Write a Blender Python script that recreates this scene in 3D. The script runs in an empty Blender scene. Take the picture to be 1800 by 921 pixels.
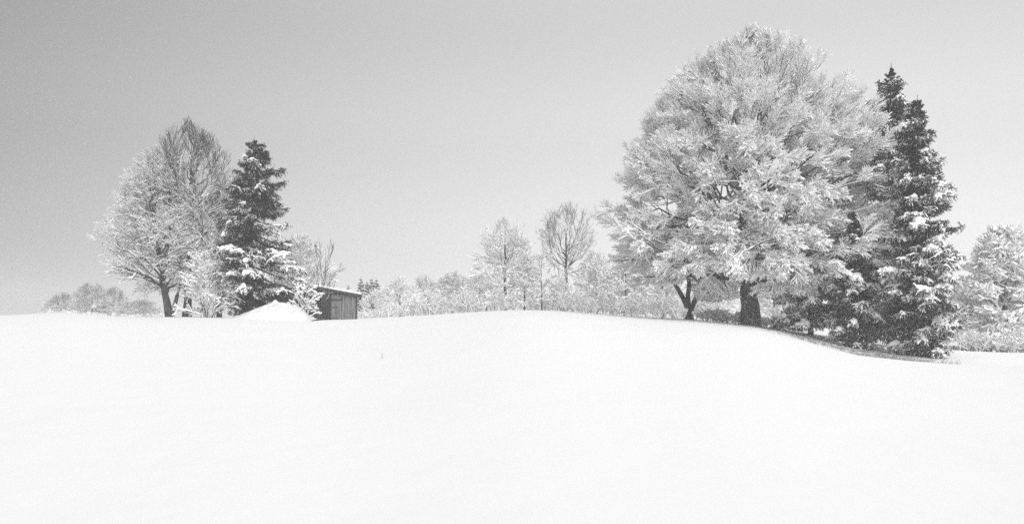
import bpy, math
import numpy as np

# ------------------------------------------------------------------ camera, sky, sun, exposure
scene = bpy.context.scene
col = scene.collection
F = 1559.0          # focal length in photo pixels (photo 1800 wide)
HY = 590.0          # photo row of the true horizon
ZC = 1.6            # eye height

cam_data = bpy.data.cameras.new('camera')
cam = bpy.data.objects.new('camera', cam_data)
col.objects.link(cam)
cam.location = (0, 0, ZC)
cam.rotation_euler = (math.radians(90), 0, 0)
cam_data.sensor_width = 36.0
cam_data.lens = 36.0 * F / 1800.0
cam_data.shift_y = (HY - 460.5) / 1800.0
cam_data.clip_end = 3000
scene.camera = cam

SUN_EL, SUN_AZ = 32.0, 150.0      # high, from behind the camera and to its right
world = bpy.data.worlds.new("World")
scene.world = world
world.use_nodes = True
nt = world.node_tree
nt.nodes.clear()
def N(tree, typ, **kw):
    n = tree.nodes.new(typ)
    for k, v in kw.items():
        setattr(n, k, v)
    return n
def math_node(tree, op, a, b=None, clamp=False):
    n = tree.nodes.new('ShaderNodeMath'); n.operation = op; n.use_clamp = clamp
    for i, v in enumerate((a, b)):
        if v is None: continue
        if isinstance(v, (int, float)): n.inputs[i].default_value = v
        else: tree.links.new(v, n.inputs[i])
    return n.outputs[0]
sky = N(nt, 'ShaderNodeTexSky', sky_type='NISHITA', sun_disc=False)
sky.sun_elevation = math.radians(SUN_EL)
sky.sun_rotation = math.radians(SUN_AZ)
sky.dust_density = 8.0
sky.air_density = 1.0
bw = N(nt, 'ShaderNodeRGBToBW'); nt.links.new(sky.outputs[0], bw.inputs[0])
geo = N(nt, 'ShaderNodeTexCoord')
sep = N(nt, 'ShaderNodeSeparateXYZ'); nt.links.new(geo.outputs['Generated'], sep.inputs[0])
# overcast cloud cover: even veil that darkens a little above the treetops and is bright towards the zenith,
# brighter on the sun's side
ramp = N(nt, 'ShaderNodeValToRGB')
nt.links.new(math_node(nt, 'MAXIMUM', sep.outputs['Z'], 0.0), ramp.inputs[0])
cr = ramp.color_ramp
SKY = [(0.0, .74), (.10, .70), (.22, .61), (.34, .52), (.46, .54), (.62, .57), (1.0, .60)]
while len(cr.elements) < len(SKY): cr.elements.new(.5)
for e, (p, v) in zip(cr.elements, SKY):
    e.position = p; e.color = (v, v, v, 1)
cr.interpolation = 'EASE'
azf = math_node(nt, 'ADD', math_node(nt, 'MULTIPLY', sep.outputs['X'], 0.60), 1.0)
azf = math_node(nt, 'SUBTRACT', azf, math_node(nt, 'MULTIPLY', math_node(nt, 'MULTIPLY', sep.outputs['X'], sep.outputs['X']), 0.72))
cn = N(nt, 'ShaderNodeTexNoise'); cn.inputs['Scale'].default_value = 1.6; cn.inputs['Detail'].default_value = 3
nt.links.new(geo.outputs['Generated'], cn.inputs['Vector'])
cnf = math_node(nt, 'ADD', math_node(nt, 'MULTIPLY', cn.outputs['Fac'], 0.06), 0.97)
veil = math_node(nt, 'MULTIPLY', math_node(nt, 'MULTIPLY', ramp.outputs[0], azf), cnf)
veil = math_node(nt, 'MULTIPLY', veil, 10.6)
# unseen sky behind the camera, extra brightness added to light the tree fronts
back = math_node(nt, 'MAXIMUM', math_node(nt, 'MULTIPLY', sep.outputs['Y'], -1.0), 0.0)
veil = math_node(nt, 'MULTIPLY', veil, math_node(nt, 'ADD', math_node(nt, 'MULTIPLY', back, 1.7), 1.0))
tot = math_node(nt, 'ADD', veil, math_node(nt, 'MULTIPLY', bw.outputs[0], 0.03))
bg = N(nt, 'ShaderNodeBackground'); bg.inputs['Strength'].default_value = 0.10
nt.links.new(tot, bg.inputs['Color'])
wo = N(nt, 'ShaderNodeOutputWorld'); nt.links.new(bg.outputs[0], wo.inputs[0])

sd = bpy.data.lights.new('sun', 'SUN')
sd.energy = 1.5
sd.angle = math.radians(35)
sd.color = (1, 1, 1)
sun = bpy.data.objects.new('sun', sd)
col.objects.link(sun)
sun.location = (40, -40, 60)
sun.rotation_euler = (math.radians(90 - SUN_EL), 0, math.radians(180 - SUN_AZ))

scene.view_settings.view_transform = 'Standard'
scene.view_settings.look = 'None'
scene.view_settings.gamma = 1.0
scene.view_settings.exposure = 0.08
scene.view_settings.use_curve_mapping = False
scene.render.engine = 'CYCLES'
scene.cycles.max_bounces = 13
scene.cycles.diffuse_bounces = 11
scene.cycles.glossy_bounces = 1
scene.cycles.volume_bounces = 1
scene.cycles.use_denoising = False
scene.cycles.use_adaptive_sampling = False
scene.cycles.use_light_tree = False
scene.cycles.sample_clamp_indirect = 4.0

# ------------------------------------------------------------------ materials
def mat(name, c0, c1=None, scale=6.0, detail=4, stretch=(1, 1, 1), rough=.9, bump=0.0, contrast=(.35, .65)):
    m = bpy.data.materials.new(name); m.use_nodes = True
    t = m.node_tree; b = t.nodes['Principled BSDF']
    b.inputs['Roughness'].default_value = rough
    b.inputs['Specular IOR Level'].default_value = 0.15
    if c1 is None:
        b.inputs['Base Color'].default_value = (c0, c0, c0, 1)
    else:
        tc = N(t, 'ShaderNodeTexCoord'); mp = N(t, 'ShaderNodeMapping'); mp.inputs['Scale'].default_value = stretch
        t.links.new(tc.outputs['Object'], mp.inputs[0])
        no = N(t, 'ShaderNodeTexNoise'); no.inputs['Scale'].default_value = scale; no.inputs['Detail'].default_value = detail
        t.links.new(mp.outputs[0], no.inputs['Vector'])
        r = N(t, 'ShaderNodeValToRGB'); t.links.new(no.outputs['Fac'], r.inputs[0])
        r.color_ramp.elements[0].position = contrast[0]; r.color_ramp.elements[0].color = (c0, c0, c0, 1)
        r.color_ramp.elements[1].position = contrast[1]; r.color_ramp.elements[1].color = (c1, c1, c1, 1)
        t.links.new(r.outputs[0], b.inputs['Base Color'])
        if bump:
            bp = N(t, 'ShaderNodeBump'); bp.inputs['Strength'].default_value = bump; bp.inputs['Distance'].default_value = .05
            t.links.new(no.outputs['Fac'], bp.inputs['Height']); t.links.new(bp.outputs[0], b.inputs['Normal'])
    return m
M_TWIG = mat('twig_bark', .17, .28, scale=3)
M_DTWIG = mat('dark_twig_bark', .05, .10, scale=3)
M_BARK = mat('bark', .03, .13, scale=5, stretch=(1, 1, .22), bump=.6, contrast=(.35, .72))
M_NEEDLE = mat('spruce_needles', .022, .042, scale=2)
M_SNOW = mat('clinging_snow', .96, .98, scale=8, bump=.2)
M_HEAP = mat('trodden_snow', .66, .84, scale=2.5, detail=8, bump=.8)
M_FLAKE = mat('snow_flake', .90)
M_GRASS = mat('dead_grass', .12, .30, scale=4)
M_WDARK = mat('weathered_dark_boards', .02, .10, scale=7, detail=8, stretch=(1.6, 1.6, .12), bump=.5, contrast=(.32, .78))
M_WPALE = mat('weathered_pale_boards', .08, .27, scale=5, detail=8, stretch=(1.8, 1.8, .12), bump=.5, contrast=(.30, .66))
M_FELT = mat('roof_felt', .04, .08, scale=5)
M_IRON = mat('rusted_iron', .04, .08, scale=20)

# ------------------------------------------------------------------ mesh helpers
UP = np.array([0., 0., 1.])
def unit(v):
    return v / np.maximum(np.linalg.norm(v, axis=-1, keepdims=True), 1e-9)
class MB:
    def __init__(s): s.v = []; s.f = []; s.n = 0
    def add(s, v, f):
        v = np.asarray(v, float).reshape(-1, 3); f = np.asarray(f, np.int64)
        s.v.append(v); s.f.append(f + s.n); s.n += len(v)
    def data(s):
        return np.concatenate(s.v), s.f
    def build(s, name, m, parent=None, smooth=True, origin=(0, 0, 0)):
        v = np.concatenate(s.v) - np.array(origin)
        me = bpy.data.meshes.new(name)
        loops = np.concatenate([f.ravel() for f in s.f]).astype(np.int32)
        tot = np.concatenate([np.full(len(f), f.shape[1], np.int32) for f in s.f])
        st = np.concatenate([[0], np.cumsum(tot)[:-1]]).astype(np.int32)
        me.vertices.add(len(v)); me.vertices.foreach_set('co', v.astype(np.float32).ravel())
        me.loops.add(len(loops)); me.loops.foreach_set('vertex_index', loops)
        me.polygons.add(len(tot)); me.polygons.foreach_set('loop_start', st); me.polygons.foreach_set('loop_total', tot)
        me.polygons.foreach_set('use_smooth', np.full(len(tot), smooth, bool))
        me.update(calc_edges=True)
        me.materials.append(m)
        o = bpy.data.objects.new(name, me); col.objects.link(o)
        if parent is not None: o.parent = parent
        return o
def tag(o, label=None, cat=None, group=None, kind=None):
    if label: o['label'] = label
    if cat: o['category'] = cat
    if group: o['group'] = group
    if kind: o['kind'] = kind
    return o
def empty(name, loc, label, cat, group=None):
    o = bpy.data.objects.new(name, None); o.empty_display_size = .3
    o.location = loc; col.objects.link(o)
    return tag(o, label, cat, group)
def copy_tree(src, loc, rz, sc, label, group=None, name=None):
    c = src.copy(); col.objects.link(c)
    c.location = loc; c.rotation_euler = (0, 0, rz); c.scale = sc
    if name: c.name = name
    c['label'] = label
    if group: c['group'] = group
    for ch in src.children:
        k = ch.copy(); col.objects.link(k); k.parent = c
    return c

def frames(P):
    T = unit(np.gradient(P, axis=1))
    Rt = np.cross(T, UP); n = np.linalg.norm(Rt, axis=-1, keepdims=True)
    Rt = np.where(n < .12, np.cross(T, np.array([.93, .37, 0])), Rt)
    Rt = unit(Rt); return T, Rt, np.cross(Rt, T)
def sweep(mb, P, X, Y):
    """P (N,K,3), X/Y (N,K,S) offsets in the right/up frame"""
    N_, K, _ = P.shape; S = X.shape[2]
    T, A, B = frames(P)
    V = P[:, :, None] + X[..., None] * A[:, :, None] + Y[..., None] * B[:, :, None]
    base = np.arange(N_)[:, None, None] * K * S + np.arange(K - 1)[None, :, None] * S
    i = np.arange(S)[None, None]; j = (i + 1) % S
    f = np.stack([base + i, base + j, base + S + j, base + S + i], -1).reshape(-1, 4)
    mb.add(V, f)
def tubes(mb, P, R, S=3, rng=None, rough=0):
    th = np.arange(S) / S * 2 * np.pi - np.pi / 2
    RR = R[..., None] * np.ones(S)
    if rough and rng is not None: RR = RR * (1 + rough * rng.normal(size=RR.shape))
    sweep(mb, P, RR * np.cos(th), RR * np.sin(th))
def snow_on(mb, P, R, amt, rng, w0=.016, h0=.03, lump=.35, keep=1.0):
    """a ridge of snow lying on each branch; steep branches hold little"""
    if keep < 1:
        k = rng.random(len(P)) < keep; P = P[k]; R = R[k]; amt = amt[k] if np.ndim(amt) else amt
    if len(P) == 0: return
    T = unit(np.gradient(P, axis=1))
    hz = np.sqrt(np.maximum(1 - T[..., 2] ** 2, 0))
    a = np.clip((hz - .12) / .6, 0.03, 1)
    if np.ndim(amt) == 1: amt = amt[:, None]
    s = a * amt * np.clip(1 + lump * rng.normal(size=R.shape), .15, 2.5)
    s = s * np.clip(1 + .3 * rng.normal(size=(len(P), 1)), .2, 2)
    w = R * .9 * np.minimum(s, 1.2) + w0 * s; h = R * .7 * np.minimum(s, 1) + h0 * s
    X = np.stack([-w, -w * .55, w * .55, w], -1) * 1.0
    X = np.stack([-w, w, w * .45, -w * .45], -1)
    Y = np.stack([R * .2, R * .2, R * .55 + h, R * .55 + h], -1)
    if P.shape[1] <= 3 and w0 < .03:
        X = np.stack([-w, w, w * 0], -1); Y = np.stack([R * .2, R * .2, R * .6 + h], -1)
    sweep(mb, P, X, Y)

def interp(P, t):
    K = P.shape[1]; x = np.clip(t, 0, .9999) * (K - 1); i = x.astype(int); f = (x - i)
    r = np.arange(P.shape[0])[:, None]
    if P.ndim == 3:
        f = f[..., None]
    return P[r, i] * (1 - f) + P[r, i + 1] * f
def plen(P):
    return np.linalg.norm(np.diff(P, axis=1), axis=-1).sum(1)
def grow(P, R, n, t0, t1, ang, frac, rng, K=3, planar=.5, up=0., wob=.12, ratio=.55, rcap=.05, Labs=None, taper=.5, rtip=.45, ctr=None, pull=0.):
    t = t0 + (t1 - t0) * (np.arange(n)[None] + rng.random((len(P), n))) / n
    S = interp(P, t); Rp = interp(R, t)
    T = unit(interp(unit(np.gradient(P, axis=1)), t))
    L = (plen(P)[:, None] * frac if Labs is None else np.full(t.shape, Labs)) * (1 - taper * t) * rng.uniform(.65, 1.3, t.shape)
    H = unit(np.cross(T, UP) + 1e-4 * np.array([.93, .37, 0])); V = np.cross(H, T)
    sg = np.where((np.arange(n)[None] + rng.integers(0, 2, (len(P), 1))) % 2 == 0, 1., -1.)
    phi = rng.normal(0, planar, t.shape)
    pe = (np.cos(phi) * sg)[..., None] * H + np.sin(phi)[..., None] * V
    a = ang * rng.uniform(.7, 1.3, t.shape)
    D = unit(np.cos(a)[..., None] * T + np.sin(a)[..., None] * pe).reshape(-1, 3)
    S = S.reshape(-1, 3); L = L.reshape(-1); Rp = Rp.reshape(-1)
    out = [S]; p = S
    upv = up if np.ndim(up) == 0 else np.repeat(up, n)
    for k in range(K - 1):
        D = D + wob * rng.normal(size=D.shape); D[:, 2] += upv
        if pull: D = D + pull * unit(p - ctr)
        D = unit(D)
        p = p + D * (L / (K - 1))[:, None]; out.append(p)
    C = np.stack(out, 1)
    r0 = np.minimum(Rp * ratio, rcap)
    CR = r0[:, None] * np.linspace(1, rtip, K)[None]
    return C, CR

def dpx(px, d): return (px - 900.0) / F * d
def zpx(py, d): return ZC + (HY - py) / F * d

# ------------------------------------------------------------------ ground shape
SKX = np.array([-400, 0, 30, 75, 110, 150, 200, 260, 340, 430, 545, 630, 700, 800, 870, 920, 980, 1050, 1150, 1200, 1250, 1300, 1350, 1400, 1500, 1600, 1700, 1776, 1900, 2300.])
SKY_ = np.array([556, 554, 553.5, 550.5, 549, 551.5, 555.5, 557, 556.5, 558, 562, 560, 557, 550.5, 546, 544.5, 546, 551, 558, 560, 564, 569, 575, 582, 597, 609, 617, 619.5, 620, 618.])
SKD = np.interp(SKX, [-400, 430, 630, 900, 1150, 1400, 1700, 2300], [72, 67, 70, 66, 66, 66, 62, 62])
fx = np.arange(-400, 2301, 5.0)
fy = np.interp(fx, SKX, SKY_); fd = np.interp(fx, SKX, SKD)
ker = np.hanning(11); ker /= ker.sum()
fy = np.convolve(np.pad(fy, 5, 'edge'), ker, 'valid')
def ground(x, y):
    x = np.asarray(x, float); y = np.asarray(y, float)
    d = np.maximum(y, 0.0)
    px = np.clip(900 + F * x / np.maximum(y, 8.0), -400, 2300)
    yc = np.interp(px, fx, fy); dc = np.interp(px, fx, fd)
    zc = ZC + (HY - yc) / F * dc; m1 = zc - ZC
    t = d / dc
    tt = np.minimum(t, 1.0)
    h = (-2 * tt**3 + 3 * tt**2) * zc + (tt**3 - tt**2) * m1
    u = np.maximum(t - 1, 0)
    k = 2.6
    far = m1 * u - k * (u - np.log1p(u))
    z = h + far
    z = z - .58 * np.exp(-((t - .745) / .12) ** 2) * np.clip((px - 1330) / 180, 0, 1) * np.clip((2100 - px) / 250, 0, 1)
    z = z + .030 * np.sin(x * .31 + 1.3 * np.sin(y * .21)) * np.sin(y * .37 + .8) * np.clip(t, 0, .9) * np.clip((1 - t) * 4, 0, 1)
    return z
def gz(x, y): return float(ground(np.array([x]), np.array([y]))[0])

def build_ground():
    ys = np.concatenate([np.arange(-70, -4, 6.), np.arange(-4, 96, .5), np.geomspace(96, 460, 34)])
    xp = np.concatenate([np.arange(0, 62, .6), np.geomspace(62, 420, 32)])
    xs = np.concatenate([-xp[:0:-1], xp])
    X, Y = np.meshgrid(xs, ys); Z = ground(X, Y)
    nx, ny = len(xs), len(ys)
    i = np.arange(nx - 1)[None] + np.arange(ny - 1)[:, None] * nx
    mb = MB(); mb.add(np.stack([X, Y, Z], -1), np.stack([i, i + 1, i + nx + 1, i + nx], -1).reshape(-1, 4))
    m = bpy.data.materials.new('snow_ground'); m.use_nodes = True
    t = m.node_tree; b = t.nodes['Principled BSDF']
    b.inputs['Roughness'].default_value = .8; b.inputs['Specular IOR Level'].default_value = .1
    at = N(t, 'ShaderNodeAttribute', attribute_name='litter')
    tc = N(t, 'ShaderNodeTexCoord')
    n1 = N(t, 'ShaderNodeTexNoise'); n1.inputs['Scale'].default_value = 2.6; n1.inputs['Detail'].default_value = 9; n1.inputs['Roughness'].default_value = .75
    t.links.new(tc.outputs['Object'], n1.inputs['Vector'])
    f = math_node(t, 'ADD', math_node(t, 'MULTIPLY', math_node(t, 'SUBTRACT', n1.outputs['Fac'], .5), 5.5), at.outputs['Fac'])
    f = math_node(t, 'MULTIPLY', math_node(t, 'SUBTRACT', f, .48), 2.6, clamp=True)
    f = math_node(t, 'MULTIPLY', f, math_node(t, 'MULTIPLY', at.outputs['Fac'], 6.0, clamp=True))
    n3 = N(t, 'ShaderNodeTexNoise'); n3.inputs['Scale'].default_value = 6; n3.inputs['Detail'].default_value = 6
    t.links.new(tc.outputs['Object'], n3.inputs['Vector'])
    lr = N(t, 'ShaderNodeValToRGB'); t.links.new(n3.outputs['Fac'], lr.inputs[0])
    lr.color_ramp.elements[0].position = .35; lr.color_ramp.elements[0].color = (.12, .12, .12, 1)
    lr.color_ramp.elements[1].position = .68; lr.color_ramp.elements[1].color = (.50, .50, .50, 1)
    mx = N(t, 'ShaderNodeMix', data_type='RGBA')
    t.links.new(f, mx.inputs[0]); mx.inputs[6].default_value = (.93, .93, .93, 1); t.links.new(lr.outputs[0], mx.inputs[7])
    t.links.new(mx.outputs[2], b.inputs['Base Color'])
    n2 = N(t, 'ShaderNodeTexNoise'); n2.inputs['Scale'].default_value = .45; n2.inputs['Detail'].default_value = 7
    mp = N(t, 'ShaderNodeMapping'); mp.inputs['Scale'].default_value = (1, .6, 1)
    t.links.new(tc.outputs['Object'], mp.inputs[0]); t.links.new(mp.outputs[0], n2.inputs['Vector'])
    bp = N(t, 'ShaderNodeBump'); bp.inputs['Strength'].default_value = .35; bp.inputs['Distance'].default_value = .12
    t.links.new(n2.outputs['Fac'], bp.inputs['Height']); t.links.new(bp.outputs[0], b.inputs['Normal'])
    o = mb.build('ground', m)
    # bare needle litter under the spruces, where the crowns keep the snow off
    lit = np.zeros(X.size); xf, yf = X.ravel(), Y.ravel()
    for (px, d, rx, ry, a) in LITTER:
        q = ((xf - dpx(px, d)) / rx) ** 2 + ((yf - d) / ry) ** 2
        lit = np.maximum(lit, a * np.clip(1.25 - q, 0, 1))
    at_ = o.data.attributes.new('litter', 'FLOAT', 'POINT'); at_.data.foreach_set('value', lit.astype(np.float32))
    return tag(o, kind='structure')
LITTER = [(1440, 53, 2.4, 3.4, .70), (1510, 50.5, 2.4, 3.4, .80), (1580, 48, 2.6, 3.6, .90), (1632, 47, 1.4, 2.6, .9), (1335, 59, 2.0, 1.8, .30), (1390, 57, 2.2, 2.5, .40)]
build_ground()

# ------------------------------------------------------------------ trees
def envelope(prof, d, cx, seed, rough=.07):
    """prof: rows (photo y, x left, x right) top to bottom -> radius by height and azimuth"""
    pr = np.array(sorted(prof, key=lambda r: -r[0]), float)
    z = ZC + (HY - pr[:, 0]) / F * d
    rl = (cx - pr[:, 1]) / F * d; rr = (pr[:, 2] - cx) / F * d
    rs = np.random.default_rng(seed + 77); ph = rs.random((6, 2)) * 6.28; fr = rs.integers(2, 7, 6)
    def R(zz, az):
        l = np.interp(zz, z, rl); r = np.interp(zz, z, rr)
        s = .5 + .5 * np.cos(az)
        base = l * (1 - s) + r * s
        nz = sum(np.sin(fr[i] * az + ph[i, 0] + zz * (.5 + .35 * i)) for i in range(6)) / 3
        return np.maximum(base * (1 + rough * nz), .02)
    return R, z[0], z[-1]

def bez(P0, P1, P2, K):
    t = np.linspace(0, 1, K)[None, :, None]
    return (1 - t)**2 * P0[:, None] + 2 * t * (1 - t) * P1[:, None] + t**2 * P2[:, None]

def broad_tree(name, label, cx, d, prof, seed, n_limb=30, n_sub=4, n2=12, n3=7, n4=3, hs=(.15, .6), ctrl=(.5, .4), arch=.1,
               trunk_r=.3, trunk_top=.8, snow=1.0, snow_top=1.0, tw=.006, lean=0., upb=.06, group=None, cat='tree', l3=1.3, l4=.75, l5=.38,
               mt=None, stems=None, multi=False, limb_r=.4, ang=.75, rough=.07, base=None, inner=.55, planar=.45, zb=None, front=None, sweight=1.0,
               under=1.2, inner2=None, kk=(.66, 1.0), zexp=.85, gaps=None, pull=0., ang2=None, tx=None, limb_snow=1.1):
    rng = np.random.default_rng(seed)
    mt = mt or M_TWIG
    X0 = dpx(cx if base is None else base, d); z0 = gz(X0, d) - .05 if zb is None else zb
    Xc = dpx(cx, d)
    root = empty(name, (X0, d, z0), label, cat, group)
    R, zl, zh = envelope(prof, d, cx, seed, rough)
    H = zh - z0
    u = (np.arange(n_limb) + rng.random(n_limb)) / n_limb
    az = np.arange(n_limb) * 2.39996 + rng.normal(0, .3, n_limb) + seed
    zt = zl + (zh - zl) * (.02 + .97 * u ** zexp)
    def axis(z):
        f = np.clip((z - z0) / (H * .5), 0, 1) ** .85
        return X0 + ((Xc if tx is None else dpx(tx, d)) - X0) * f + lean * np.sin(np.clip((z - z0) / H, 0, 1) * 3.0)
    k = rng.uniform(kk[0], kk[1], n_limb)
    Rt = R(zt, az) * k
    tgt = np.stack([axis(zt) * 0 + Xc + Rt * np.cos(az), d + Rt * np.sin(az) * .95, zt], -1)
    zs = z0 + H * (hs[0] + (hs[1] - hs[0]) * u ** 1.1)
    zs = np.minimum(zs, np.maximum(zt - .25 * Rt, z0 + H * hs[0]))
    P0 = np.stack([axis(zs), np.full(n_limb, d * 1.), zs], -1)
    if multi:
        P0[:, 0] += .12 * H * np.cos(az) * rng.random(n_limb); P0[:, 1] += .12 * H * np.sin(az) * rng.random(n_limb); P0[:, 2] = ground(P0[:, 0], P0[:, 1]) - .05
    dv = tgt - P0
    P1 = P0 + dv * np.array([ctrl[0], ctrl[0], ctrl[1]]); P1[:, 2] += arch * np.linalg.norm(dv, axis=1)
    LK = 9
    limb = bez(P0, P1, tgt, LK)
    wn = rng.normal(size=limb.shape) * .022 * np.linalg.norm(dv, axis=1)[:, None, None]; wn[:, 0] = 0; wn[:, -1] = 0
    limb = limb + wn
    rl0 = trunk_r * limb_r * (1 - .55 * u) * rng.uniform(.7, 1.2, n_limb)
    limbR = rl0[:, None] * np.linspace(1, .16, LK)[None] ** 1.0
    # secondary limbs reach for the shell too
    allP = [limb]; allR = [limbR]
    if n_sub:
        ts = inner * .5 + (1 - inner * .5) * .8 * rng.random((n_limb, n_sub))
        S = interp(limb, ts).reshape(-1, 3); SR = interp(limbR, ts).reshape(-1)
        az2 = (az[:, None] + rng.normal(0, .45, (n_limb, n_sub))).ravel()
        z2 = np.clip((zt[:, None] + rng.normal(0, .12 * (zh - zl), (n_limb, n_sub))).ravel(), zl, zh - .02)
        z2 = np.maximum(z2, S[:, 2] - 1.5)
        R2 = R(z2, az2) * rng.uniform(.6, 1.0, len(az2))
        t2 = np.stack([Xc + R2 * np.cos(az2), d + R2 * np.sin(az2) * .95, z2], -1)
        dv2 = t2 - S; q1 = S + dv2 * np.array([.5, .5, .45]); q1[:, 2] += arch * .8 * np.linalg.norm(dv2, axis=1)
        sub = bez(S, q1, t2, 7); sub = sub + rng.normal(size=sub.shape) * .02 * np.linalg.norm(dv2, axis=1)[:, None, None] * np.r_[0, 1, 1, 1, 1, 1, 0][None, :, None]
        subR = (SR * .7)[:, None] * np.linspace(1, .3, 7)[None]
        x = np.linspace(0, 1, LK)
        subL = interp(sub, np.tile(x, (len(sub), 1))); subLR = interp(subR, np.tile(x, (len(sub), 1)))
        allP.append(subL); allR.append(subLR)
    P = np.concatenate(allP); Rr = np.maximum(np.concatenate(allR), tw * 2)
    hfrac = lambda Q: np.clip((Q[:, -1, 2] - zl) / (zh - zl), 0, 1)
    def cull(C, CR, lim=1.12):
        e = C[:, -1]; a = np.arctan2(e[:, 1] - d, e[:, 0] - Xc)
        r = np.hypot(e[:, 0] - Xc, e[:, 1] - d)
        ok = (r < R(e[:, 2], a) * lim + .15) & (e[:, 2] < zh + .35) & (e[:, 2] > zl - under) & (e[:, 2] > ground(e[:, 0], e[:, 1]) + .02)
        return C[ok], CR[ok]
    tubes_mb = MB()
    lb_ = MB(); tubes(lb_, P, Rr, 5, rng, .04)
    if not multi or n4: lb_.build('limbs', M_BARK, root, origin=(X0, d, z0))
    else: tubes_mb.v += lb_.v; tubes_mb.f += lb_.f; tubes_mb.n = lb_.n
    ctr = np.array([Xc, d, z0 + H * .35]); ang2 = ang2 or ang * .85
    C2, R2_ = cull(*grow(P, Rr, n2, (inner2 if inner2 is not None else .32) if n_sub else .2, 1.0, ang, 0, rng, K=4, planar=planar + .3, up=upb * (hfrac(P) * 2 - .6), wob=.10, rcap=trunk_r * .12, Labs=l3, rtip=.4, ctr=ctr, pull=pull))
    if gaps:   # the crown is made of separate clouds of twigs with open gaps between them
        e = C2[:, 2]; w = 6.2832 / gaps[0]; q = rng.random((5, 3)) * 6.28
        nz = sum(np.sin(e[:, 0] * w * (.7 + .2 * i) + q[i, 0] + 1.2 * np.sin(e[:, 2] * w * .8 + q[i, 1])) * np.sin(e[:, 2] * w * (1.25 - .1 * i) + q[i, 2] + np.sin(e[:, 1] * w * .6 + i)) for i in range(5)) / 1.6
        ok = nz + rng.normal(0, .25, len(e)) > gaps[1]; C2, R2_ = C2[ok], R2_[ok]
    R2_ = np.maximum(R2_, tw * 1.5)
    C3, R3 = cull(*grow(C2, R2_, n3, .1, 1.0, ang2, 0, rng, K=4, planar=planar, up=upb * (hfrac(C2) * 2 - .7), wob=.17, ratio=.6, rcap=.015, Labs=l4, ctr=ctr, pull=pull))
    R3 = np.maximum(R3, tw * 1.1)
    tubes(tubes_mb, C2, R2_, 3); tubes(tubes_mb, C3, R3, 3)
    C4 = None
    if n4:
        C4, R4 = (lambda q: cull(q[0], q[1], 1.3))(grow(C3, R3, n4, .1, 1.0, ang2, 0, rng, K=2, planar=planar, up=upb * (hfrac(C3) * 1.5 - .6), wob=.15, ratio=.8, rcap=.01, Labs=l5))
        R4 = np.maximum(R4, tw)
        tubes(tubes_mb, C4, R4, 3)
    tubes_mb.build('crown', mt, root, origin=(X0, d, z0))
    sm = MB()
    def amt(Q):
        h = hfrac(Q); a = snow * (1 - h) + snow_top * h
        if front is not None:
            e = Q[:, -1]; a = a * (1 + front * np.clip((d - e[:, 1]) / 8, 0, 1) * np.clip(1.1 - h * 1.6, 0, 1))
        return a
    if snow > 0:
        snow_on(sm, P, Rr, amt(P) * limb_snow, rng, .02, .03)
        snow_on(sm, C2, R2_, amt(C2), rng, .017 * sweight, .028 * sweight)
        snow_on(sm, C3, R3, amt(C3), rng, .016 * sweight, .026 * sweight)
        if C4 is not None: snow_on(sm, C4, R4, amt(C4), rng, .014 * sweight, .024 * sweight)
        sm.build('snow_cover', M_SNOW, root, origin=(X0, d, z0))
    if not multi:
        nz = 16; zz = z0 - .3 + (H * trunk_top + .3) * np.linspace(0, 1, nz)
        tp = np.stack([axis(zz) + rng.normal(0, .02 * trunk_r / .3, nz), d + rng.normal(0, .02, nz), zz], -1)[None]
        hh = np.clip((zz - z0) / H, 0, 1)
        tr = trunk_r * (1 - .80 * hh / trunk_top) * (1 + .35 * np.exp(-np.maximum(zz - z0, 0) / .5))
        tb = MB(); tubes(tb, tp, tr[None], 14, rng, .035); tb.build('trunk', M_BARK, root, origin=(X0, d, z0))
    return root

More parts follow.
